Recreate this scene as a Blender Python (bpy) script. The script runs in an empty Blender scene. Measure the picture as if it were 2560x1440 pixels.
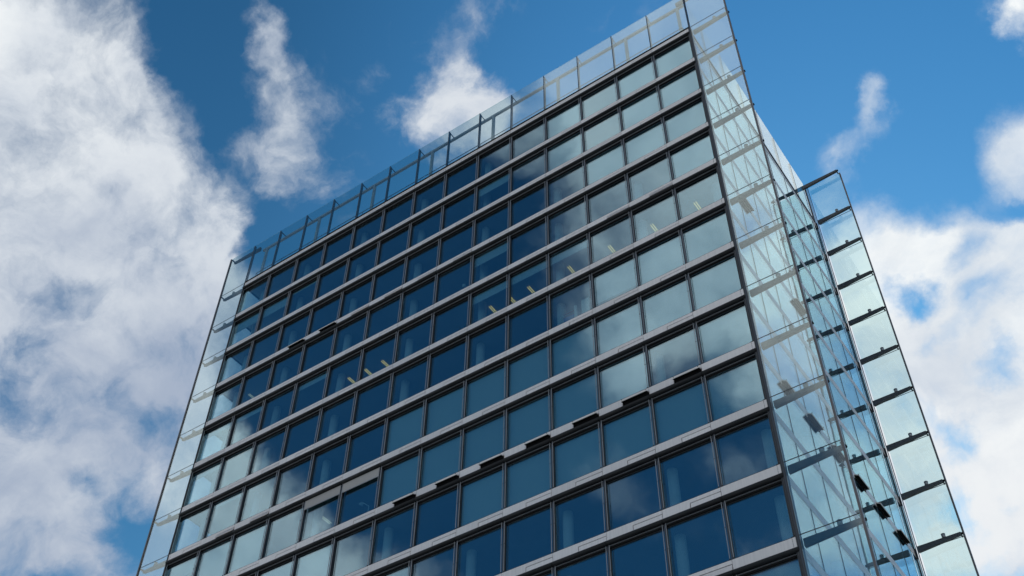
import bpy, math, random
from mathutils import Matrix, Vector
random.seed(7)
sc = bpy.context.scene
col = sc.collection

# ------------------------------------------------------------------ sizes (metres)
W, H = 2.8, 3.587            # facade bay, storey
NB, NR, ND = 14, 18, 7       # bays wide, storeys, bays deep
EYE = 1.65
Z0 = EYE + 23.503 * W        # roof line of the tower
FINR, FINL = 0.95 * W, 0.93 * W
PAR = 1.25 * H               # glass parapet above the roof line
XR = 13.97 * W               # plane of the right-hand facade
YB = 7.06 * W                # plane of the rear glass screen

# ------------------------------------------------------------------ camera
RT = Vector((0.8218, 0.5697, 0.0105)); DN = Vector((-0.4183, 0.6156, -0.6679)); FW = Vector((-0.387, 0.5445, 0.7442))
RT.normalize(); FW = (FW - RT * FW.dot(RT)).normalized(); DN = FW.cross(RT).normalized()
F = 2837.08
cam_d = bpy.data.cameras.new('camera'); cam = bpy.data.objects.new('camera', cam_d); col.objects.link(cam)
cam_d.sensor_width = 36; cam_d.lens = F / 2560 * 36; cam_d.clip_end = 5000; cam_d.clip_start = 0.1
M = Matrix((RT, -DN, -FW)).transposed().to_4x4()
M.translation = Vector((18.2616 * W, -12.8644 * W, EYE))
cam.matrix_world = M
sc.camera = cam

# ------------------------------------------------------------------ materials
def new_mat(name):
    m = bpy.data.materials.new(name); m.use_nodes = True
    nt = m.node_tree; nt.nodes.clear()
    return m, nt
def N(nt, t, **kw):
    n = nt.nodes.new(t)
    for k, v in kw.items():
        if k.startswith('i_'):
            n.inputs[k[2:].replace('_', ' ')].default_value = v
        else: setattr(n, k, v)
    return n
def solid(name, c, rough=0.5, metal=0.0, var=0.06, scale=1.5, spec=0.5, streak=False):
    m, nt = new_mat(name)
    out = N(nt, 'ShaderNodeOutputMaterial'); p = N(nt, 'ShaderNodeBsdfPrincipled')
    p.inputs['Metallic'].default_value = metal; p.inputs['Specular IOR Level'].default_value = spec
    tc = N(nt, 'ShaderNodeTexCoord'); nz = N(nt, 'ShaderNodeTexNoise')
    nz.inputs['Scale'].default_value = scale; nz.inputs['Detail'].default_value = 6
    if streak: nz.texture_mapping.scale = (6, 6, .5)
    oi = N(nt, 'ShaderNodeObjectInfo')
    vm = N(nt, 'ShaderNodeVectorMath', operation='ADD')
    nt.links.new(tc.outputs['Object'], vm.inputs[0]); nt.links.new(oi.outputs['Location'], vm.inputs[1])
    nt.links.new(vm.outputs[0], nz.inputs['Vector'])
    mr = N(nt, 'ShaderNodeMapRange'); mr.inputs['From Min'].default_value = .3; mr.inputs['From Max'].default_value = .7
    mr.inputs['To Min'].default_value = 1 - var; mr.inputs['To Max'].default_value = 1 + var
    nt.links.new(nz.outputs['Fac'], mr.inputs['Value'])
    r2 = N(nt, 'ShaderNodeMapRange'); r2.inputs['To Min'].default_value = 1 - var; r2.inputs['To Max'].default_value = 1 + var
    nt.links.new(oi.outputs['Random'], r2.inputs['Value'])
    mm = N(nt, 'ShaderNodeMath', operation='MULTIPLY'); nt.links.new(mr.outputs[0], mm.inputs[0]); nt.links.new(r2.outputs[0], mm.inputs[1])
    sc_ = N(nt, 'ShaderNodeVectorMath', operation='SCALE'); sc_.inputs[0].default_value = c[:3]
    nt.links.new(mm.outputs[0], sc_.inputs['Scale']); nt.links.new(sc_.outputs[0], p.inputs['Base Color'])
    rr = N(nt, 'ShaderNodeMapRange'); rr.inputs['To Min'].default_value = max(.02, rough - .08); rr.inputs['To Max'].default_value = min(1, rough + .08)
    nt.links.new(nz.outputs['Fac'], rr.inputs['Value']); nt.links.new(rr.outputs[0], p.inputs['Roughness'])
    nt.links.new(p.outputs[0], out.inputs[0])
    return m
def glass(name, tint, f0, refl=(1, 1, 1), wave=0.0, power=5.0):
    m, nt = new_mat(name)
    out = N(nt, 'ShaderNodeOutputMaterial'); mix = N(nt, 'ShaderNodeMixShader')
    tr = N(nt, 'ShaderNodeBsdfTransparent'); tr.inputs[0].default_value = (*tint, 1)
    gl = N(nt, 'ShaderNodeBsdfGlossy'); gl.inputs['Roughness'].default_value = 0.0; gl.inputs['Color'].default_value = (*refl, 1)
    lw = N(nt, 'ShaderNodeLayerWeight'); lw.inputs['Blend'].default_value = 0.5
    pw = N(nt, 'ShaderNodeMath', operation='POWER'); pw.inputs[1].default_value = power
    ma = N(nt, 'ShaderNodeMath', operation='MULTIPLY_ADD'); ma.inputs[1].default_value = 1 - f0; ma.inputs[2].default_value = f0
    nt.links.new(lw.outputs['Facing'], pw.inputs[0]); nt.links.new(pw.outputs[0], ma.inputs[0])
    if wave > 0:      # slight roller-wave in the toughened panes, different in each pane
        tc = N(nt, 'ShaderNodeTexCoord'); oi = N(nt, 'ShaderNodeObjectInfo')
        ad = N(nt, 'ShaderNodeVectorMath', operation='MULTIPLY_ADD'); ad.inputs[1].default_value = (1, 1, 1)
        nt.links.new(tc.outputs['Object'], ad.inputs[0]); nt.links.new(oi.outputs['Location'], ad.inputs[2])
        nz = N(nt, 'ShaderNodeTexNoise'); nz.inputs['Scale'].default_value = .55; nz.inputs['Detail'].default_value = 1
        nt.links.new(ad.outputs[0], nz.inputs['Vector'])
        bp = N(nt, 'ShaderNodeBump'); bp.inputs['Strength'].default_value = 1; bp.inputs['Distance'].default_value = wave
        nt.links.new(nz.outputs['Fac'], bp.inputs['Height']); nt.links.new(bp.outputs[0], gl.inputs['Normal'])
    nt.links.new(ma.outputs[0], mix.inputs[0]); nt.links.new(tr.outputs[0], mix.inputs[1]); nt.links.new(gl.outputs[0], mix.inputs[2])
    nt.links.new(mix.outputs[0], out.inputs[0])
    return m
def emit(name, c, s):
    m, nt = new_mat(name)
    out = N(nt, 'ShaderNodeOutputMaterial'); e = N(nt, 'ShaderNodeEmission'); e.inputs[0].default_value = (*c, 1); e.inputs[1].default_value = s
    nt.links.new(e.outputs[0], out.inputs[0])
    return m
MAT = {
    'panel':  solid('aluminium_panel', (.80, .75, .73), .42, .25, .06, 1.6, streak=True),
    'tube':   solid('dark_aluminium_tube', (.020, .021, .023), .5, 0, .05, spec=.25),
    'frame':  solid('anthracite_frame', (.035, .038, .044), .45, .2, .08),
    'black':  solid('black_recess', (.012, .012, .013), .8, 0, .05, 1, .2),
    'mull':   solid('grey_mullion', (.07, .08, .10), .45, .1, .06, spec=.3),
    'rail':   solid('pale_rail', (.32, .335, .36), .4, .2, .05),
    'steel':  solid('dark_steel', (.075, .082, .092), .42, .4, .08),
    'edge':   solid('edge_bar_metal', (.15, .135, .135), .4, .3, .06),
    'roofst': solid('roof_frame_metal', (.28, .33, .37), .45, .2, .06),
    'drum':   solid('grey_drum', (.32, .34, .36), .4, .3, .06),
    'glass':  glass('window_glass', (.70, .86, .90), .235, (.78, .98, 1.08), wave=0.003),
    'fin':    glass('screen_glass', (.88, .95, .95), .12, (.95, 1, 1)),
    'fin2':   glass('rear_screen_glass', (.86, .95, .945), .055, (.95, 1, 1)),
    'blind':  solid('blind_fabric', (.62, .66, .64), .9, 0, .03, 3),
    'screen': solid('awning_fabric', (.40, .385, .375), .85, 0, .03, 4),
    'ceil':   solid('ceiling_tile', (.34, .35, .36), .9, 0, .05, 2),
    'column': solid('white_column', (.78, .78, .76), .7, 0, .04),
    'core':   solid('core_wall', (.30, .31, .32), .9, 0, .1, .6),
    'roof':   solid('roof_gravel', (.25, .25, .24), .95, 0, .15, 3),
    'lamp':   emit('lamp_tube', (1.0, .62, .16), 1.15),
    'lamp2':  emit('lamp_tube_dim', (.95, .85, .60), .55),
    'joint':  solid('black_joint', (.02, .022, .026), .6, 0, .05),
}

# ------------------------------------------------------------------ mesh helpers
class MB:
    def __init__(s): s.v = []; s.f = []; s.m = []; s.mats = []
    def mi(s, m):
        if m not in s.mats: s.mats.append(m)
        return s.mats.index(m)
    def face(s, idx, m): s.f.append(idx); s.m.append(s.mi(m))
    def box(s, x0, x1, y0, y1, z0, z1, m):
        b = len(s.v)
        s.v += [(x, y, z) for z in (z0, z1) for y in (y0, y1) for x in (x0, x1)]
        for q in ((0, 2, 3, 1), (4, 5, 7, 6), (0, 1, 5, 4), (2, 6, 7, 3), (0, 4, 6, 2), (1, 3, 7, 5)): s.face([b + k for k in q], m)
    def hexa(s, pts, m):       # eight corners in the order of box()
        b = len(s.v); s.v += [tuple(p) for p in pts]
        for q in ((0, 2, 3, 1), (4, 5, 7, 6), (0, 1, 5, 4), (2, 6, 7, 3), (0, 4, 6, 2), (1, 3, 7, 5)): s.face([b + k for k in q], m)
    def prism(s, poly, y0, y1, m):   # polygon in x,z, counter-clockwise seen from -y, extruded along y
        n = len(poly); b = len(s.v)
        s.v += [(x, y0, z) for x, z in poly] + [(x, y1, z) for x, z in poly]
        s.face([b + k for k in range(n)], m); s.face([b + n + k for k in reversed(range(n))], m)
        for k in range(n):
            k2 = (k + 1) % n; s.face([b + k2, b + k, b + n + k, b + n + k2], m)
    def cyl(s, p, q, r, m, n=14, r2=None, cap=True):
        p, q = Vector(p), Vector(q); d = (q - p).normalized()
        a = d.orthogonal().normalized(); c = d.cross(a); r2 = r if r2 is None else r2; b = len(s.v)
        for k in range(n):
            t = 2 * math.pi * k / n; o = a * math.cos(t) + c * math.sin(t)
            s.v += [tuple(p + o * r), tuple(q + o * r2)]
        for k in range(n):
            k2 = (k + 1) % n; s.face([b + 2 * k, b + 2 * k2, b + 2 * k2 + 1, b + 2 * k + 1], m)
        if cap:
            s.face([b + 2 * k for k in reversed(range(n))], m); s.face([b + 2 * k + 1 for k in range(n)], m)
    def add(s, o, mat=None):   # append another MB, moved by a matrix
        b = len(s.v)
        s.v += [tuple(mat @ Vector(v)) for v in o.v] if mat else o.v
        for f, mi in zip(o.f, o.m): s.face([b + k for k in f], o.mats[mi])
    def mesh(s, name, smooth=False):
        me = bpy.data.meshes.new(name); me.from_pydata(s.v, [], s.f)
        for m in s.mats: me.materials.append(MAT[m])
        me.polygons.foreach_set('material_index', s.m)
        if smooth: me.polygons.foreach_set('use_smooth', [len(f) == 4 for f in s.f])
        me.update()
        return me
def obj(name, me, parent=None, loc=(0, 0, 0), rz=0.0, kind=None, label=None):
    o = bpy.data.objects.new(name, me); col.objects.link(o)
    o.parent = parent; o.location = loc; o.rotation_euler = (0, 0, rz)
    if kind: o['kind'] = kind
    if label: o['label'] = label
    return o
def part(name, mb, parent, loc=(0, 0, 0), rz=0.0, smooth=False, **k):
    return obj(name, mb.mesh(name, smooth), parent, loc, rz, **k)

# ------------------------------------------------------------------ the setting
g = MB(); g.box(-3000, 3000, -3000, 3000, -1, 0, 'core')
MAT['ground'] = solid('ground_paving', (.44, .41, .375), .9, 0, .2, .05)
g.mats = ['ground']
gr = obj('ground', g.mesh('ground')); gr['kind'] = 'structure'; gr['label'] = 'pale grey paved ground at the foot of the tower'; gr['category'] = 'ground'

tower = obj('glass_tower', None); tower['category'] = 'building'
tower['label'] = 'tall glass office tower with blue mirroring windows and see-through glass screens beyond its corners'

# ------------------------------------------------------------------ one bay of the main facade; origin = left end of the joint above the spandrel
PT = -.84                     # head of the pane
PY = .20                      # pane set back from the spandrel face
def b_frame(last=False):
    m = MB()
    m.box(0, W, .12, .30, -.83, -.55, 'black')                 # header behind the shade tube
    m.box(.055, W - .055, .06, .118, -.752, -.735, 'rail')      # bottom rail of the furled shade
    m.box(.055, W - .055, .03, .118, -.735, -.70, 'black')
    m.box(.0, .065, PY - .02, .30, -H, -.83, 'frame'); m.box(W - .065, W, PY - .02, .30, -H, -.83, 'frame')
    m.box(.065, W - .065, PY - .02, .30, -.872, -.83, 'frame')
    m.box(.065, W - .065, PY - .05, .30, -H - .012, -H + .045, 'frame')
    m.box(-.012, .034, .07, PY - .021, -H + .02, -.70, 'mull')   # half mullions either side of the axis
    m.box(W - .034, W - .0125, .07, PY - .021, -H + .02, -.70, 'mull')
    return m
def b_pane():
    m = MB(); m.box(.065, W - .065, PY, PY + .03, -H + .045, PT - .032, 'glass'); return m
def b_tube():
    m = MB(); m.cyl((.012, -.005, -.615), (W - .012, -.005, -.615), .105, 'tube', 18)
    m.box(.012, W - .012, .03, .12, -.70, -.53, 'tube'); return m
def b_rails():
    r = []
    for x in (.085, W - .085):
        m = MB(); r.append(m)
        m.cyl((x, .045, -.70), (x, .045, -H + .06), .018, 'rail', 8)
        m.box(x - .028, x + .028, .03, .068, -2.02, -1.99, 'frame')
        m.box(x - .022, x + .022, .02, PY - .055, -H - .0, -H + .07, 'frame')
    return r
def b_spandrel(flap=True, face=0.0, near=False):
    m = MB(); t, b = -.032, -.525; x0, x1, xm, zf = .009, W - .009, .475 * W, -.215
    if flap and near: m.prism([(x0, zf), (W - xm, zf), (W - xm, b), (x1, b), (x1, t), (x0, t)], face, face + .05, 'panel')
    elif flap:
        m.prism([(x0, b), (xm, b), (xm, zf), (x1, zf), (x1, t), (x0, t)], face, face + .05, 'panel')
    else: m.prism([(x0, b), (x1, b), (x1, t), (x0, t)], face, face + .05, 'panel')
    m.box(0, W, face + .10, face + .13, -.60, .0, 'black')
    m.box(0, W, face + .012, face + .098, -.028, -.0005, 'joint')
    return m
def b_flap(ang, face=0.0, near=False):     # hinged along its upper edge
    m = MB(); x0, x1, zt, zb = .475 * W + .032, W - .014, -.248, -.522
    if near: x0, x1 = W - x1, W - x0
    m.box(x0, x1, 0, .045, zb - zt, 0, 'panel')
    m.box(x0 + .03, x1 - .03, .0455, .075, zb - zt + .03, -.03, 'black')
    rot = Matrix.Translation((0, face, zt)) @ Matrix.Rotation(-math.radians(ang), 4, 'X')
    r = MB(); r.add(m, rot)
    if ang > 40:               # stays either side of the open flap
        for x in (x0 + .05, x1 - .08):
            r.hexa([(x, face - .24, zt - .05), (x + .03, face - .24, zt - .05), (x, face + .09, zb + .04), (x + .03, face + .09, zb + .04),
                    (x, face - .24, zt - .03), (x + .03, face - .24, zt - .03), (x, face + .09, zb + .06), (x + .03, face + .09, zb + .06)], 'black')
    return r
def b_blind(frac, y=PY + .12):
    h = (-.86 + H) * frac; m = MB(); m.box(.06, W - .06, y, y + .012, -.86 - h, -.80, 'blind')
    m.box(.06, W - .06, y - .006, y + .018, -.86 - h - .03, -.86 - h, 'rail'); return m
def b_screen(d):
    m = MB(); m.box(.06, W - .06, .048, .056, -.70 - d, -.70, 'screen'); m.box(.06, W - .06, .03, .07, -.70 - d - .05, -.70 - d, 'rail'); return m
# one bay of the flush side facades
def b_side(gl='glass'):
    m = MB()
    m.box(-.011, .011, -.006, .05, -H, -.54, 'frame')
    m.box(.011, W - .011, .03, .14, -.60, -.535, 'frame'); m.box(.011, W - .011, .035, .14, -H, -H + .03, 'frame')
    m.box(.0112, W - .0112, .008, .034, -H + .002, -.54, gl)
    return m
frame_me, pane_me = b_frame().mesh('window'), b_pane().mesh('pane')
tube_me, rails_me = b_tube().mesh('sunshade_tube', True), [b.mesh('guide_rail') for b in b_rails()]
sp_me = {True: b_spandrel(True).mesh('spandrel'), False: b_spandrel(False).mesh('spandrel')}
flap_me = {}; blind_me = {}; screen_me = b_screen(.62).mesh('sunscreen')

BL = {}
def bl(r, cols, f=1.0):
    for c in cols: BL[(c, r)] = f
bl(0, [10, 12, 13]); bl(1, [10, 12, 13]); bl(2, [11, 12, 13]); bl(3, [13])
bl(5, [12], .94); bl(5, [11], .80); bl(5, [13]); bl(6, range(6, 14)); bl(7, [7, 8, 9, 10, 11, 13]); bl(7, [6], .88); bl(8, range(8, 14)); bl(11, range(9, 14))
bl(1, [0, 1], .36); bl(1, [2], .07); bl(1, [8], .30); bl(3, [8], .30); bl(4, [8, 9, 10], .25); bl(4, [0, 1, 3], .16); bl(3, [0], .05)
bl(5, [0], .15); bl(6, [1], .10); bl(7, [1, 2], 1.0); bl(8, [3, 4], 1.0); bl(7, [0], .4); bl(9, [5, 6], 1.0)
SCREENS = {(4, 7), (5, 7)}
FLAPS = {(c, 8): 68 for c in range(6, 13)}
FLAPS.update({(3, 3): 60, (2, 3): 60, (4, 3): 28, (5, 3): 28, (6, 3): 20, (7, 3): 20, (8, 3): 5, (11, 4): 24, (12, 4): 24, (1, 7): 28, (2, 7): 28, (12, 11): 12})

# which bays show largest in the photograph's view
def px(p):
    d = Vector(p) - M.translation; z = d.dot(FW)
    return (1280 + F * d.dot(RT) / z, 720 + F * d.dot(DN) / z)
def seen(i, r, za, zb):
    q = [px((x, 0, Z0 - r * H + z)) for x, z in ((i * W, za), ((i + 1) * W, za), ((i + 1) * W, zb), (i * W, zb))]
    def clip(poly, f, s):
        o = []
        for a, b in zip(poly, poly[1:] + poly[:1]):
            fa, fb = f(a), f(b)
            if fa >= 0: o.append(a)
            if fa * fb < 0:
                t = fa / (fa - fb); o.append((a[0] + t * (b[0] - a[0]), a[1] + t * (b[1] - a[1])))
        return o
    for f in (lambda p: p[0], lambda p: 2560 - p[0], lambda p: p[1], lambda p: 1440 - p[1]):
        q = clip(q, f, 0)
        if not q: return 0
    return abs(sum(a[0] * b[1] - b[0] * a[1] for a, b in zip(q, q[1:] + q[:1]))) / 2
bays = [(i, r) for r in range(NR) for i in range(NB)]
big_w = set(sorted(bays, key=lambda b: -seen(*b, -.8, -H))[:100])
big_s = set(sorted(bays, key=lambda b: -seen(*b, 0, -.55))[:100])
rest_w, rest_s, rest_f = MB(), MB(), MB()
for i, r in bays:
    loc = (i * W, 0, Z0 - r * H); T = Matrix.Translation(loc); key = (i, r)
    if key in big_w:
        w = obj('window', frame_me, tower, loc)
        pn = obj('pane', pane_me, w); pn.rotation_euler = (random.uniform(-.007, .007), 0, random.uniform(-.004, .004)); obj('sunshade_tube', tube_me, w)
        for me in rails_me: obj('guide_rail', me, w)
        if key in BL:
            f = BL[key]
            if f not in blind_me: blind_me[f] = b_blind(f).mesh('roller_blind')
            obj('roller_blind', blind_me[f], w)
        if key in SCREENS: obj('sunscreen', screen_me, w)
    else:
        for b in (b_frame(), b_pane(), b_tube(), *b_rails()): rest_w.add(b, T)
        if key in BL: rest_w.add(b_blind(BL[key]), T)
    fl = i < NB - 1
    if key in big_s:
        s = obj('spandrel', sp_me[fl], tower, loc)
        if fl:
            a = FLAPS.get(key, 0)
            if a not in flap_me: flap_me[a] = b_flap(a).mesh('vent_flap')
            obj('vent_flap', flap_me[a], s)
    else:
        rest_s.add(b_spandrel(fl), T)
        if fl: rest_s.add(b_flap(FLAPS.get(key, 0)), T)
# flush facades: right, left, rear
side, side_l = b_side(), b_side('fin')
sides = [(XR, .0, math.pi / 2), (.03 * W, ND * W, -math.pi / 2)]
for x, y, rz in sides:
    for r in range(NR):
        for k in range(ND):
            if r < 13 or rz > 0:
                T = Matrix.Translation((x, y, Z0 - r * H)) @ Matrix.Rotation(rz, 4, 'Z') @ Matrix.Translation((k * W, 0, 0))
                rest_w.add(side if rz > 0 else side_l, T)
                if rz > 0:
                    rest_s.add(b_spandrel(True, near=True), T)
                    if (k, r) not in ((1, 4), (3, 5)) and not (r == 8 and 1 <= k <= 6): rest_s.add(b_flap(0, near=True), T)
                else: rest_s.add(b_spandrel(False), T)
for r in range(NR):
    for k in range(NB):
        T = Matrix.Translation((NB * W, ND * W, Z0 - r * H)) @ Matrix.Rotation(math.pi, 4, 'Z') @ Matrix.Translation((k * W, 0, 0))
        rest_w.add(side, T); rest_s.add(b_spandrel(False), T)
part('window', rest_w, tower, kind='stuff'); part('spandrel', rest_s, tower, kind='stuff')
for k, r in [(1, 4), (3, 5)] + [(k, 8) for k in range(1, 7)]:      # open flaps of the right-hand facade
    if 62 not in flap_me: flap_me[62] = b_flap(62, near=True).mesh('vent_flap')
    o = obj('vent_flap', flap_me[62], tower, (XR, k * W, Z0 - r * H), math.pi / 2)

# ------------------------------------------------------------------ corner posts, roof edge
for x, s in ((NB * W, 1), (0, -1)):
    m = MB()
    zt, zb = Z0 + PAR, Z0 - NR * H
    if s > 0:
        m.box(x - .05, x + .02, -.03, .30, zb, Z0, 'frame'); m.box(x + .025, x + .075, -.045, .30, zb, Z0, 'mull'); m.box(x + .08, x + .11, -.02, .26, zb, Z0, 'steel')
        m.box(x - .11, x - .07, .03, .16, zb, Z0 - .6, 'rail')
    else:
        m.box(x - .02, x + .05, -.03, .30, zb, Z0, 'frame'); m.box(x - .055, x - .025, -.02, .26, zb, Z0, 'frame')
    part('corner_post', m, tower)
m = MB(); m.box(XR - .08, XR + .03, YB - .30, YB - .18, Z0 - NR * H, Z0 + PAR - .3, 'steel'); m.box(XR + .08, XR + .11, YB - .28, YB - .22, Z0 - NR * H, Z0 + PAR - .3, 'rail')
m.box(XR + .16, XR + .19, YB - .30, YB - .2, Z0 - NR * H, Z0 + PAR - .3, 'frame'); part('corner_post', m, tower)
m = MB(); m.box(0, NB * W, -.05, .12, Z0 + .001, Z0 + .055, 'black'); part('roof_edge', m, tower)
m = MB(); m.box(XR - .12, XR + .055, .31, YB - .43, Z0 + .001, Z0 + .16, 'steel'); part('roof_edge', m, tower)
m = MB(); m.box(.4, XR - .3, .4, YB - .6, Z0 - .14, Z0 - .02, 'roof'); part('roof', m, tower)

# ------------------------------------------------------------------ glass panels of the screens and parapets
def panel(x0, x1, z0, z1, y=0.0, top=True, g='fin'):      # in the plane of the main facade
    m = MB(); m.box(x0, x1, y - .011, y + .011, z0, z1 - .03, g)
    m.box(x0, x1, y - .013, y + .013, z1 - .03, z1 - .002, 'joint' if top else g)
    part('glass_panel', m, tower)
def panel_x(y0, y1, z0, z1, x):
    m = MB(); m.box(x - .011, x + .011, y0, y1, z0, z1, 'fin'); part('glass_panel', m, tower)
for i in range(NB): panel(i * W + .03, (i + 1) * W - .03, Z0 + .06, Z0 + PAR, 0, False)
for j in range(-1, NR):
    zt = Z0 + PAR if j < 0 else Z0 - j * H; zb = Z0 if j < 0 else Z0 - (j + 1) * H
    panel(NB * W + .115, NB * W + FINR - .03, zb, zt, 0, j >= 0)
    panel(-FINL + .03, -.06, zb, zt, 0, j >= 0)
    panel(XR + .23, NB * W + FINR - .03, zb, zt, YB, j >= 0, 'fin2')
for k in range(ND): panel_x(k * W + (.35 if k == 0 else .02), (k + 1) * W - (.5 if k == ND - 1 else .02), Z0 + .17, Z0 + PAR, XR)
for x, y in ((NB * W + FINR, 0), (-FINL, 0), (NB * W + FINR, YB)):
    m = MB(); m.box(x - .045, x + .05, y - .06, y + .07, Z0 - NR * H, Z0 + PAR, 'edge'); part('edge_bar', m, tower)

# cantilevered beams that carry the screens
def beam(x0, x1, y, z, drum=True, top=False):
    m = MB(); h0, h1 = (.36, .16); w = .085
    m.hexa([(x0, y - w, z - h0), (x1, y - w, z - h1), (x0, y + w, z - h0), (x1, y + w, z - h1),
            (x0, y - w, z), (x1, y - w, z), (x0, y + w, z), (x1, y + w, z)] if x1 > x0 else
           [(x1, y - w, z - h1), (x0, y - w, z - h0), (x1, y + w, z - h1), (x0, y + w, z - h0),
            (x1, y - w, z), (x0, y - w, z), (x1, y + w, z), (x0, y + w, z)], 'steel')
    s = 1 if x1 > x0 else -1; out = -1 if y < YB / 2 else 1
    ye = 0 if y < YB / 2 else YB
    a, b = sorted((y + out * w, ye - out * .062)) if abs(ye - y) > w + .07 else (y, y)
    if b > a: m.box(min(x1, x1 - s * .07), max(x1, x1 - s * .07), a, b, z - .12, z - .02, 'steel')
    m.box(min(x1, x1 + s * .09), max(x1, x1 + s * .09), y - .05, y + .05, z - .13, z - .03, 'black')
    b_ = part('screen_beam', m, tower)
    if drum:
        d = MB(); xm = x0 + (x1 - x0) * .62
        d.cyl((xm, y, z), (xm, y, z + .23), .11, 'drum', 16); d.cyl((xm, y, z + .23), (xm, y, z + .255), .118, 'drum', 16)
        part('beam_lamp', d, b_, smooth=True)
BY = .14 * W
for j in range(0, 14):
    z = Z0 - j * H
    beam(NB * W + .12, NB * W + FINR - .06, BY, z); beam(-.07, -FINL + .04, BY, z); beam(XR + .24, NB * W + FINR - .06, YB - BY, z)
beam(.3, -FINL + .04, BY, Z0 + PAR, False); beam(XR - .2, NB * W + FINR - .06, YB - BY, Z0 + PAR, False); beam(NB * W - .7, NB * W + FINR - .06, BY, Z0 + PAR, False)
# roof frame behind the parapet
RY = .25 * W
m = MB(); m.box(.3, NB * W - .3, RY - .08, RY + .08, Z0 + PAR - .20, Z0 + PAR, 'roofst'); part('roof_beam', m, tower)
for k in range(8):
    x = min(.27 + 2 * k, 13.72) * W; m = MB(); m.box(x - .095, x + .095, RY - .08, RY + .08, Z0 - .02, Z0 + PAR - .201, 'roofst'); part('roof_column', m, tower)
for i in range(NB + 1):
    m = MB(); x = i * W; m.box(x - .022, x + .022, -.02, .15, Z0 + .06, Z0 + PAR + .02, 'mull'); m.box(x - .05, x + .05, .15, .17, Z0 + .06, Z0 + PAR, 'steel')
    if 0 < i < NB: m.hexa([(x - .02, .17, Z0 + PAR - .10), (x + .02, .17, Z0 + PAR - .10), (x - .02, RY - .081, Z0 + PAR - .10), (x + .02, RY - .081, Z0 + PAR - .10),
                           (x - .02, .17, Z0 + PAR - .03), (x + .02, .17, Z0 + PAR - .03), (x - .02, RY - .081, Z0 + PAR - .03), (x + .02, RY - .081, Z0 + PAR - .03)], 'steel')
    part('parapet_post', m, tower)
for k in range(1, ND):
    m = MB(); m.box(XR - .14, XR + .016, k * W - .016, k * W + .016, Z0 + .16, Z0 + PAR + .01, 'steel'); part('parapet_post', m, tower)
m = MB(); zr = Z0 + 1.15; a, b = .2 * W, 13.8 * W
m.cyl((a, BY, zr), (b, BY, zr), .028, 'steel', 8); m.cyl((a, BY, zr), (a, ND * W - 1, zr), .028, 'steel', 8); m.cyl((b, BY, zr), (b, ND * W - 1, zr), .028, 'steel', 8)
for k in range(15): m.cyl((a + (b - a) * k / 14, BY, Z0 - .02), (a + (b - a) * k / 14, BY, zr - .02), .018, 'steel', 6)
part('roof_railing', m, tower)

# ------------------------------------------------------------------ inside: slabs, columns, core, lamps
for r in range(NR + 1):
    m = MB(); zt = Z0 - r * H - (.15 if r == 0 else .03)
    m.box(.45, XR - .2, .36, ND * W - .2, Z0 - r * H - .80, zt, 'ceil'); part('floor_slab', m, tower)
for k in range(8):
    x = min(2 * k + .06, 13.74) * W if k else .45 * W
    m = MB(); m.cyl((x, .40 * W, Z0 - NR * H - 3), (x, .40 * W, Z0 - .16), .25, 'column', 24); part('column', m, tower, smooth=True)
    m = MB(); m.cyl((x, 2.4 * W, Z0 - NR * H - 3), (x, 2.4 * W, Z0 - .16), .25, 'column', 24); part('column', m, tower, smooth=True)
m = MB(); m.box(2.6 * W, 11.4 * W, 2.7 * W, 4.6 * W, 0, Z0 - .2, 'core'); part('core_wall', m, tower)
for c in (1, 2.5, 4, 6, 8, 10, 12.5):          # partitions between offices
    m = MB(); m.box(c * W + .3, c * W + .4, 1.15 * W, 2.69 * W, 0, Z0 - .2, 'core'); part('partition', m, tower)
m = MB(); zb = Z0 - NR * H; m.box(.3, XR - .1, .35, ND * W - .3, 0, zb - .81, 'core')
for i in range(NB): m.box(i * W + .2, (i + 1) * W - .2, .30, .349, .3, zb - 1.0, 'frame')
m.box(0, XR, .0, ND * W - .1, zb - .8, zb - .02, 'panel'); part('plinth', m, tower)
def lamp(x, r, mat, y0=.52, l=.32):
    z = Z0 - r * H - .80; m = MB(); x *= W
    m.box(x - .10, x + .10, y0 * W, (y0 + l) * W, z - .03, z - .0015, 'ceil')
    for s in (-.062, .062): m.cyl((x + s, y0 * W + .02, z - .05), (x + s, (y0 + l) * W - .02, z - .05), .022, mat, 8)
    part('ceiling_lamp', m, tower)
for x in (8.16, 8.67, 9.17, 10.19, 11.19, 12.2, 13.2): lamp(x, 4, 'lamp')
for x in (4.15, 4.65, 5.15): lamp(x, 4, 'lamp')
lamp(.69, 3, 'lamp2'); lamp(4.0, 7, 'lamp2')

# ------------------------------------------------------------------ things standing in the rooms behind the glass
for k, c in (('white_paint', (.75, .75, .72)), ('blue_board', (.03, .16, .42)), ('red_trim', (.45, .06, .06)), ('leaf', (.05, .11, .04))): MAT[k] = solid(k, c, .6, 0, .08, 4)
MAT['globe'] = solid('opal_glass', (.80, .80, .78), .25)
def thing(name, label, cat, x, y, r):     # r = storey counted from the top; stands on that storey's floor
    o = obj(name, None, None, (x * W, y, Z0 - (r + 1) * H - .025)); o['label'] = label; o['category'] = cat
    return o
t = thing('floor_lamp', 'slim white cylindrical floor lamp behind glass, right of the blue room divider', 'lamp', 10.50, .62, 5)
m = MB(); m.cyl((0, 0, 0), (0, 0, .03), .15, 'steel', 20); part('base', m, t, smooth=True)
m = MB(); m.cyl((0, 0, .03), (0, 0, .22), .02, 'steel', 10); part('pole', m, t, smooth=True)
m = MB(); m.cyl((0, 0, .22), (0, 0, 1.62), .085, 'white_paint', 20); part('lamp_shade', m, t, smooth=True)
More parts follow.
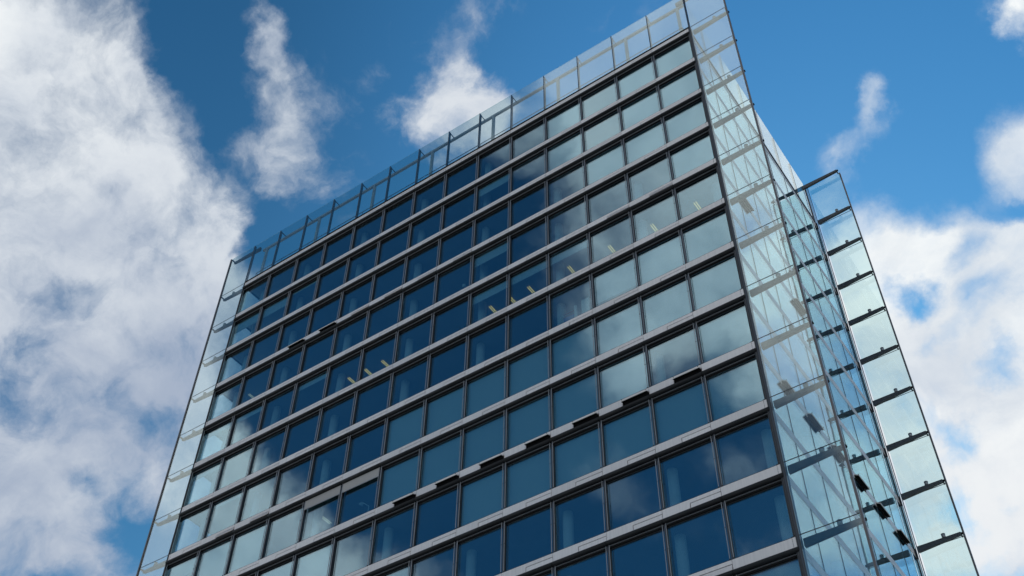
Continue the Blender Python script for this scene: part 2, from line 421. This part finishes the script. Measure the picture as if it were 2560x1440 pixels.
t = thing('room_divider', 'blue board room divider in a white frame with red trim behind the glass', 'room divider', 10.30, .85, 5)
m = MB(); m.box(-.36, .36, -.012, .012, .25, 1.35, 'blue_board'); part('board', m, t)
m = MB(); m.box(-.40, .40, -.02, .02, 1.351, 1.39, 'red_trim'); m.box(-.40, .40, -.02, .02, 1.60, 1.64, 'red_trim'); part('trim', m, t)
for x in (-.385, .385):
    m = MB(); m.box(x - .02, x + .02, -.025, .025, .03, 1.70, 'white_paint'); m.box(x - .03, x + .03, -.22, .22, 0, .03, 'white_paint'); part('post', m, t)
t = thing('cabinet', 'tall white cabinet behind glass, right of the slim floor lamp', 'cabinet', 10.74, .75, 5)
m = MB(); m.box(-.25, .25, -.2, .2, .06, 1.75, 'white_paint'); part('body', m, t)
m = MB(); m.box(-.245, -.003, -.225, -.201, .08, 1.73, 'white_paint'); part('door', m, t)
m = MB(); m.box(.003, .245, -.225, -.201, .08, 1.73, 'white_paint'); part('door', m, t)
m = MB(); m.box(-.25, .25, -.19, .19, 0, .059, 'steel'); part('plinth', m, t)
t = thing('potted_plant', 'small leafy plant in a white pot behind dark glass, left of the lit lamps', 'plant', 7.80, .55, 4)
m = MB(); m.cyl((0, 0, 0), (0, 0, .36), .12, 'white_paint', 18, .17); part('pot', m, t, smooth=True)
m = MB()
for k in range(70):
    a, e, l = random.random() * 6.28, random.uniform(.3, 1.4), random.uniform(.25, .62)
    d = Vector((math.cos(a) * math.cos(e), math.sin(a) * math.cos(e), math.sin(e))); w = d.cross(Vector((0, 0, 1))).normalized() * .035
    p = Vector((0, 0, .33)); b = len(m.v); m.v += [tuple(p), tuple(p + d * l * .6 + w), tuple(p + d * l - Vector((0, 0, .08))), tuple(p + d * l * .6 - w)]; m.face([b, b + 1, b + 2, b + 3], 'leaf')
part('foliage', m, t)
t = thing('desk_lamp', 'white lamp on an angled arm behind the window with a lowered grey sunscreen', 'lamp', 5.62, .60, 7)
m = MB(); m.cyl((0, 0, 0), (0, 0, .05), .16, 'white_paint', 20); part('base', m, t, smooth=True)
m = MB(); m.cyl((0, 0, .05), (0, 0, 1.0), .025, 'white_paint', 10); m.cyl((0, 0, 1.0), (-.5, 0, 1.45), .022, 'white_paint', 10); part('arm', m, t, smooth=True)
m = MB(); m.cyl((-.5, 0, 1.47), (-.62, 0, 1.32), .05, 'white_paint', 18, .14); part('lamp_shade', m, t, smooth=True)
t = thing('globe_lamp', 'white globe lamp on a thin stand behind dark blue glass, above the potted plant', 'lamp', 7.62, .75, 3)
m = MB(); m.cyl((0, 0, 0), (0, 0, .03), .14, 'steel', 18); m.cyl((0, 0, .03), (0, 0, 1.2), .014, 'steel', 8); part('stand', m, t, smooth=True)
m = MB(); n_, q_ = 10, 18; b = 0
for a in range(n_ + 1):
    for c in range(q_): m.v.append((.13 * math.sin(math.pi * a / n_) * math.cos(2 * math.pi * c / q_), .13 * math.sin(math.pi * a / n_) * math.sin(2 * math.pi * c / q_), 1.32 - .13 * math.cos(math.pi * a / n_)))
for a in range(n_):
    for c in range(q_): m.face([a * q_ + c, a * q_ + (c + 1) % q_, (a + 1) * q_ + (c + 1) % q_, (a + 1) * q_ + c], 'globe')
part('globe', m, t, smooth=True)

# ------------------------------------------------------------------ light
SUN = Vector((-.35, .84, .42)).normalized()
sun_d = bpy.data.lights.new('sun', 'SUN'); sun_d.energy = 3.0; sun_d.angle = math.radians(.5); sun_d.color = (1, .95, .87)
sun = bpy.data.objects.new('sun', sun_d); col.objects.link(sun); sun.rotation_euler = SUN.to_track_quat('Z', 'Y').to_euler(); sun.location = SUN * 300

# ------------------------------------------------------------------ sky: Nishita with drifting clouds
world = bpy.data.worlds.new('World'); sc.world = world; world.use_nodes = True
nt = world.node_tree; nt.nodes.clear()
L = nt.links.new
out = N(nt, 'ShaderNodeOutputWorld'); bg = N(nt, 'ShaderNodeBackground'); L(bg.outputs[0], out.inputs[0])
SKY_S = .1
SAT, TINT = 1.2, (.48, .96, 1.0)
bg.inputs['Strength'].default_value = SKY_S
sky = N(nt, 'ShaderNodeTexSky', sky_type='NISHITA', sun_disc=False)
sky.sun_elevation = math.asin(SUN.z); sky.sun_rotation = math.atan2(SUN.x, SUN.y)
sky.air_density = 1.0; sky.dust_density = .4; sky.ozone_density = 2.5
tc = N(nt, 'ShaderNodeTexCoord')
DIR = tc.outputs['Generated']
def math_(op, a, b=None, c=None, clamp=False):
    n = N(nt, 'ShaderNodeMath', operation=op, use_clamp=clamp)
    for k, v in enumerate((a, b, c)):
        if v is None: continue
        if isinstance(v, (int, float)): n.inputs[k].default_value = v
        else: L(v, n.inputs[k])
    return n.outputs[0]
def vmath(op, a, b=None, s=None):
    n = N(nt, 'ShaderNodeVectorMath', operation=op)
    for k, v in enumerate((a, b)):
        if v is None: continue
        if isinstance(v, tuple): n.inputs[k].default_value = v
        else: L(v, n.inputs[k])
    if s is not None: n.inputs['Scale'].default_value = s
    return n.outputs['Value'] if op in ('LENGTH', 'DOT_PRODUCT') else n.outputs[0]
def noise(v, scale, detail, rough=.55, dist=0.0, color=False):
    n = N(nt, 'ShaderNodeTexNoise'); L(v, n.inputs['Vector'])
    n.inputs['Scale'].default_value = scale; n.inputs['Detail'].default_value = detail; n.inputs['Roughness'].default_value = rough; n.inputs['Distortion'].default_value = dist
    return n.outputs['Color' if color else 'Fac']
def rng(v, a, b, c=0.0, d=1.0, smooth=True):
    n = N(nt, 'ShaderNodeMapRange', interpolation_type='SMOOTHSTEP' if smooth else 'LINEAR', clamp=not smooth)
    L(v, n.inputs['Value'])
    for k, x in zip(('From Min', 'From Max', 'To Min', 'To Max'), (a, b, c, d)): n.inputs[k].default_value = x
    return n.outputs[0]
def pix_dir(x, y): return (RT * ((x - 1280) / F) + DN * ((y - 720) / F) + FW).normalized()
FLIP = {'v': Vector((1, 1, 1)), 'f': Vector((1, -1, 1)), 's': Vector((-1, 1, 1))}   # open sky; sky the main facade mirrors; sky the right side mirrors
w1 = vmath('SUBTRACT', noise(DIR, 5, 8, .62, 0, True), (.5, .5, .5))
warp = vmath('ADD', DIR, vmath('SCALE', w1, s=.16))
def dirs(lst, base):                    # unseen cloud banks, added to brighten the main facade, placed by compass direction
    for d, r, amp in lst:
        n = N(nt, 'ShaderNodeTexGradient', gradient_type='SPHERICAL'); L(warp, n.inputs['Vector'])
        n.texture_mapping.vector_type = 'TEXTURE'; n.texture_mapping.translation = Vector(d).normalized(); n.texture_mapping.scale = (r, r, r)
        base = math_('MULTIPLY_ADD', n.outputs['Fac'], amp, base)
    return base
FILL_BANKS = [((.12, -.96, .16), .60, 2.6), ((-.84, -.53, .12), .52, 2.4), ((.75, -.62, .25), .66, 2.2), ((.95, 0, .25), .5, 1.4), ((-.9, -.1, .2), .45, 1.3), ((.62, -.62, .62), .42, 1.2)]
def blobs(lst, base):
    acc = None
    for k, x, y, rx, ry, rot, amp in lst:
        c = pix_dir(x, y); e1 = (pix_dir(x + 1, y) - c); e1 = (e1 - c * e1.dot(c)).normalized(); e2 = c.cross(e1)
        t = math.radians(rot); u, v = e1 * math.cos(t) + e2 * math.sin(t), e2 * math.cos(t) - e1 * math.sin(t)
        u, v, c = (Vector(a * b for a, b in zip(q, FLIP[k])) for q in (u, v, c))
        if FLIP[k].x * FLIP[k].y * FLIP[k].z < 0: v = v * -1; 
        R3 = Matrix((u, v, u.cross(v))).transposed()
        co = (pix_dir(x, y).dot(FW))
        n = N(nt, 'ShaderNodeTexGradient', gradient_type='SPHERICAL'); L(warp, n.inputs['Vector'])
        tm = n.texture_mapping; tm.vector_type = 'TEXTURE'
        tm.translation = c; tm.rotation = R3.to_euler(); tm.scale = (rx / F * co, ry / F * co, .6)
        acc = math_('MULTIPLY_ADD', n.outputs['Fac'], amp, base if acc is None else acc)
    return acc
CLOUDS = [    # (which sky, centre and half-axes as seen from the viewpoint, turn, strength)
    # open sky: great bank on the left
    ('v', -80, 150, 580, 440, 0, 1.3), ('v', 220, 90, 270, 280, 0, .5), ('v', 200, 480, 500, 400, 60, 1.5), ('v', 430, 640, 290, 360, 40, 1.1), ('v', 430, 920, 420, 400, 0, 1.3), ('v', 80, 800, 460, 360, 0, .9),
    ('v', 120, 1180, 560, 360, 0, 1.3), ('v', -60, 700, 340, 340, 0, .8), ('v', 60, 1430, 420, 280, 0, 1.1), ('v', 330, 1190, 260, 240, 0, .6),
    # second and third cloud
    ('v', 700, 360, 160, 190, 20, .70), ('v', 780, 230, 270, 280, -20, .60), ('v', 360, 180, 200, 300, -20, .36), ('v', 730, 120, 110, 170, 10, .6), ('v', 690, 10, 80, 110, 0, .5), ('v', 610, 300, 90, 90, 0, .4), ('v', 760, 440, 200, 90, -10, .30),
    ('v', 1120, 290, 170, 190, 20, 1.0), ('v', 1230, 260, 160, 130, 10, .8), ('v', 1140, 130, 70, 140, -5, .58), ('v', 1205, 30, 80, 130, 15, .40), ('v', 1300, 10, 140, 60, 0, .34), ('v', 1075, 400, 130, 100, 0, .5),
    # small puffs right, bank lower right
    ('v', 2140, 330, 70, 130, 25, .55), ('v', 2070, 420, 85, 80, 20, .55), ('v', 2170, 270, 60, 55, 0, .35), ('v', 960, 120, 80, 60, -30, .22),
    ('v', 2590, 360, 170, 200, 20, 1.3), ('v', 2590, 0, 70, 80, 0, .6), ('v', 2300, 660, 300, 200, -8, 1.2), ('v', 2560, 640, 240, 240, 0, .8), ('v', 2420, 920, 480, 380, 0, 1.05), ('v', 2420, 1270, 540, 420, 0, 1.2), ('v', 2060, 900, 340, 560, 0, 1.0), ('v', 2560, 1000, 300, 340, 0, .6),
    # sky mirrored by the main facade
    ('f', 1640, 260, 420, 440, 0, 1.3), ('f', 1500, 600, 240, 340, 0, 1.1), ('f', 1850, 80, 480, 520, 0, 1.5), ('f', 1500, 100, 260, 200, 0, .6), ('f', 1740, 560, 330, 340, 0, 1.0), ('f', 1600, 860, 230, 230, 0, .82), ('f', 1860, 800, 240, 260, 0, .78),
    ('f', 370, 1180, 300, 480, 10, 1.5), ('f', 520, 1400, 480, 360, 20, 2.4), ('f', 400, 1280, 300, 300, 0, 1.4), ('f', 800, 1520, 340, 250, 20, 1.1), ('f', 470, 900, 150, 240, 10, .9), ('f', 600, 690, 130, 120, 0, .6), ('f', 1090, 1460, 170, 150, 0, .7),
    ('f', 1700, 1320, 200, 120, 20, .50), ('f', 1860, 1200, 170, 120, 20, .52), ('f', 1940, 1420, 160, 120, 0, .55), ('f', 1540, 1240, 150, 90, 0, .42), ('f', 2050, 640, 260, 500, 0, 1.0),
    ('f', 2250, 900, 360, 580, 0, 1.2), ('f', 2350, 1250, 300, 380, 0, 1.0), ('f', 1250, 320, 150, 120, 0, .55), ('f', 1080, 420, 120, 80, 0, .3),
    # sky mirrored by the right-hand side
    ('s', 1850, 380, 320, 480, 0, 1.5), ('s', 2000, 620, 260, 340, 0, 1.1), ('s', 2130, 950, 420, 560, 0, .62), ('s', 2300, 1300, 600, 500, 0, .46), ('s', 1920, 1150, 260, 300, 0, .5), ('s', 2100, 1350, 300, 260, 0, .46),
]
HOLES = [
    ('v', 60, 850, 130, 100, 0, -.8), ('v', 325, 1340, 140, 130, 40, -1.0), ('v', 30, 970, 120, 90, 30, -.8), ('v', 205, 720, 100, 70, 0, -.4), ('v', 370, 1000, 90, 70, 0, -.45), ('v', 290, 940, 120, 50, 20, -.3), ('v', 190, 1190, 70, 60, 0, -.5), ('v', 330, 260, 150, 110, 40, -.35), ('v', 420, 130, 110, 170, 20, -.4), ('v', 640, 560, 90, 150, -20, -.5),
    ('v', 2270, 770, 90, 75, 20, -1.0), ('v', 2430, 800, 80, 110, 30, -.5), ('v', 2410, 1130, 100, 80, 0, -.5), ('v', 2540, 520, 80, 60, 0, -.5), ('v', 2400, 640, 60, 110, 30, -.45), ('v', 2490, 960, 70, 50, 20, -.4), ('v', 2330, 880, 60, 60, 0, -.35), ('v', 2470, 1290, 90, 60, 20, -.4),
    ('f', 1480, 520, 90, 120, 0, -.3), ('f', 1440, 700, 110, 110, 0, -.3), ('s', 1860, 520, 90, 80, 0, -.6),
]
B = math_('MINIMUM', dirs(FILL_BANKS, blobs(CLOUDS, -.24)), .80)
B = blobs(HOLES, B)
w2 = vmath('ADD', DIR, vmath('SCALE', w1, s=.07))
n1 = noise(w2, 8, 10, .60, .5); n2 = noise(vmath('ADD', w2, (5.2, 1.3, 2.2)), 24, 8, .62, .6)
GLOW = pix_dir(2450, 1000)          # clouds are brighter towards the low sun behind the tower
SIDE = Vector(a * b for a, b in zip(pix_dir(1880, 420), FLIP['s']))
BACK = Vector(a * b for a, b in zip(pix_dir(1500, 600), FLIP['f']))   # and, full-face, on the side opposite the sun
glow = rng(vmath('DOT_PRODUCT', DIR, tuple(GLOW)), .80, 1.0)
face = math_('MAXIMUM', rng(vmath('DOT_PRODUCT', DIR, tuple(BACK)), .50, .88), rng(vmath('DOT_PRODUCT', DIR, tuple(SIDE)), .90, .985))
field = math_('ADD', B, math_('MULTIPLY', math_('SUBTRACT', n1, .5), math_('MULTIPLY_ADD', face, -.7, 1.9)))
field = math_('ADD', field, math_('MULTIPLY', math_('SUBTRACT', n2, .5), math_('MULTIPLY_ADD', face, -.8, 1.0)))
dens = math_('POWER', rng(field, -.06, .92), 1.1)
n3 = noise(vmath('ADD', w2, (3.1, 1.7, .4)), 6, 8, .58, .4)
lit = rng(math_('ADD', n3, math_('MULTIPLY', field, .16)), .42, .78)
def setc(n, k, c): n.inputs[k].default_value = (c[0] / SKY_S, c[1] / SKY_S, c[2] / SKY_S, 1)
def cmix(f, a, b):
    n = N(nt, 'ShaderNodeMix', data_type='RGBA'); L(f, n.inputs[0])
    for k, c in ((6, a), (7, b)):
        if isinstance(c, tuple): setc(n, k, c)
        else: L(c, n.inputs[k])
    return n.outputs[2]
cloud = cmix(glow, cmix(lit, (.38, .45, .575), (.66, .71, .775)), cmix(lit, (.56, .63, .74), (.85, .875, .90)))
cloud = cmix(face, cloud, cmix(lit, (.74, .79, .84), (1.06, 1.08, 1.06)))
hs = N(nt, 'ShaderNodeHueSaturation'); hs.inputs['Saturation'].default_value = SAT; hs.inputs['Value'].default_value = 1.0
L(sky.outputs[0], hs.inputs['Color'])
tint = vmath('MULTIPLY', hs.outputs[0], TINT)
tn = N(nt, 'ShaderNodeVectorMath', operation='SCALE'); L(tint, tn.inputs[0]); L(rng(vmath('DOT_PRODUCT', DIR, tuple(pix_dir(2560, 300))), .78, 1.0, .92, 1.7), tn.inputs['Scale']); tint = tn.outputs[0]
L(cmix(dens, tint, cloud), bg.inputs['Color'])

# ------------------------------------------------------------------ render settings
sc.view_settings.view_transform = 'Standard'; sc.view_settings.look = 'None'; sc.view_settings.exposure = 0; sc.view_settings.gamma = 1
cy = sc.cycles if hasattr(sc, 'cycles') else None
if cy:
    cy.max_bounces = 12; cy.transparent_max_bounces = 48; cy.glossy_bounces = 6; cy.diffuse_bounces = 3; cy.use_denoising = True; cy.caustics_reflective = False
    cy.sample_clamp_indirect = 4
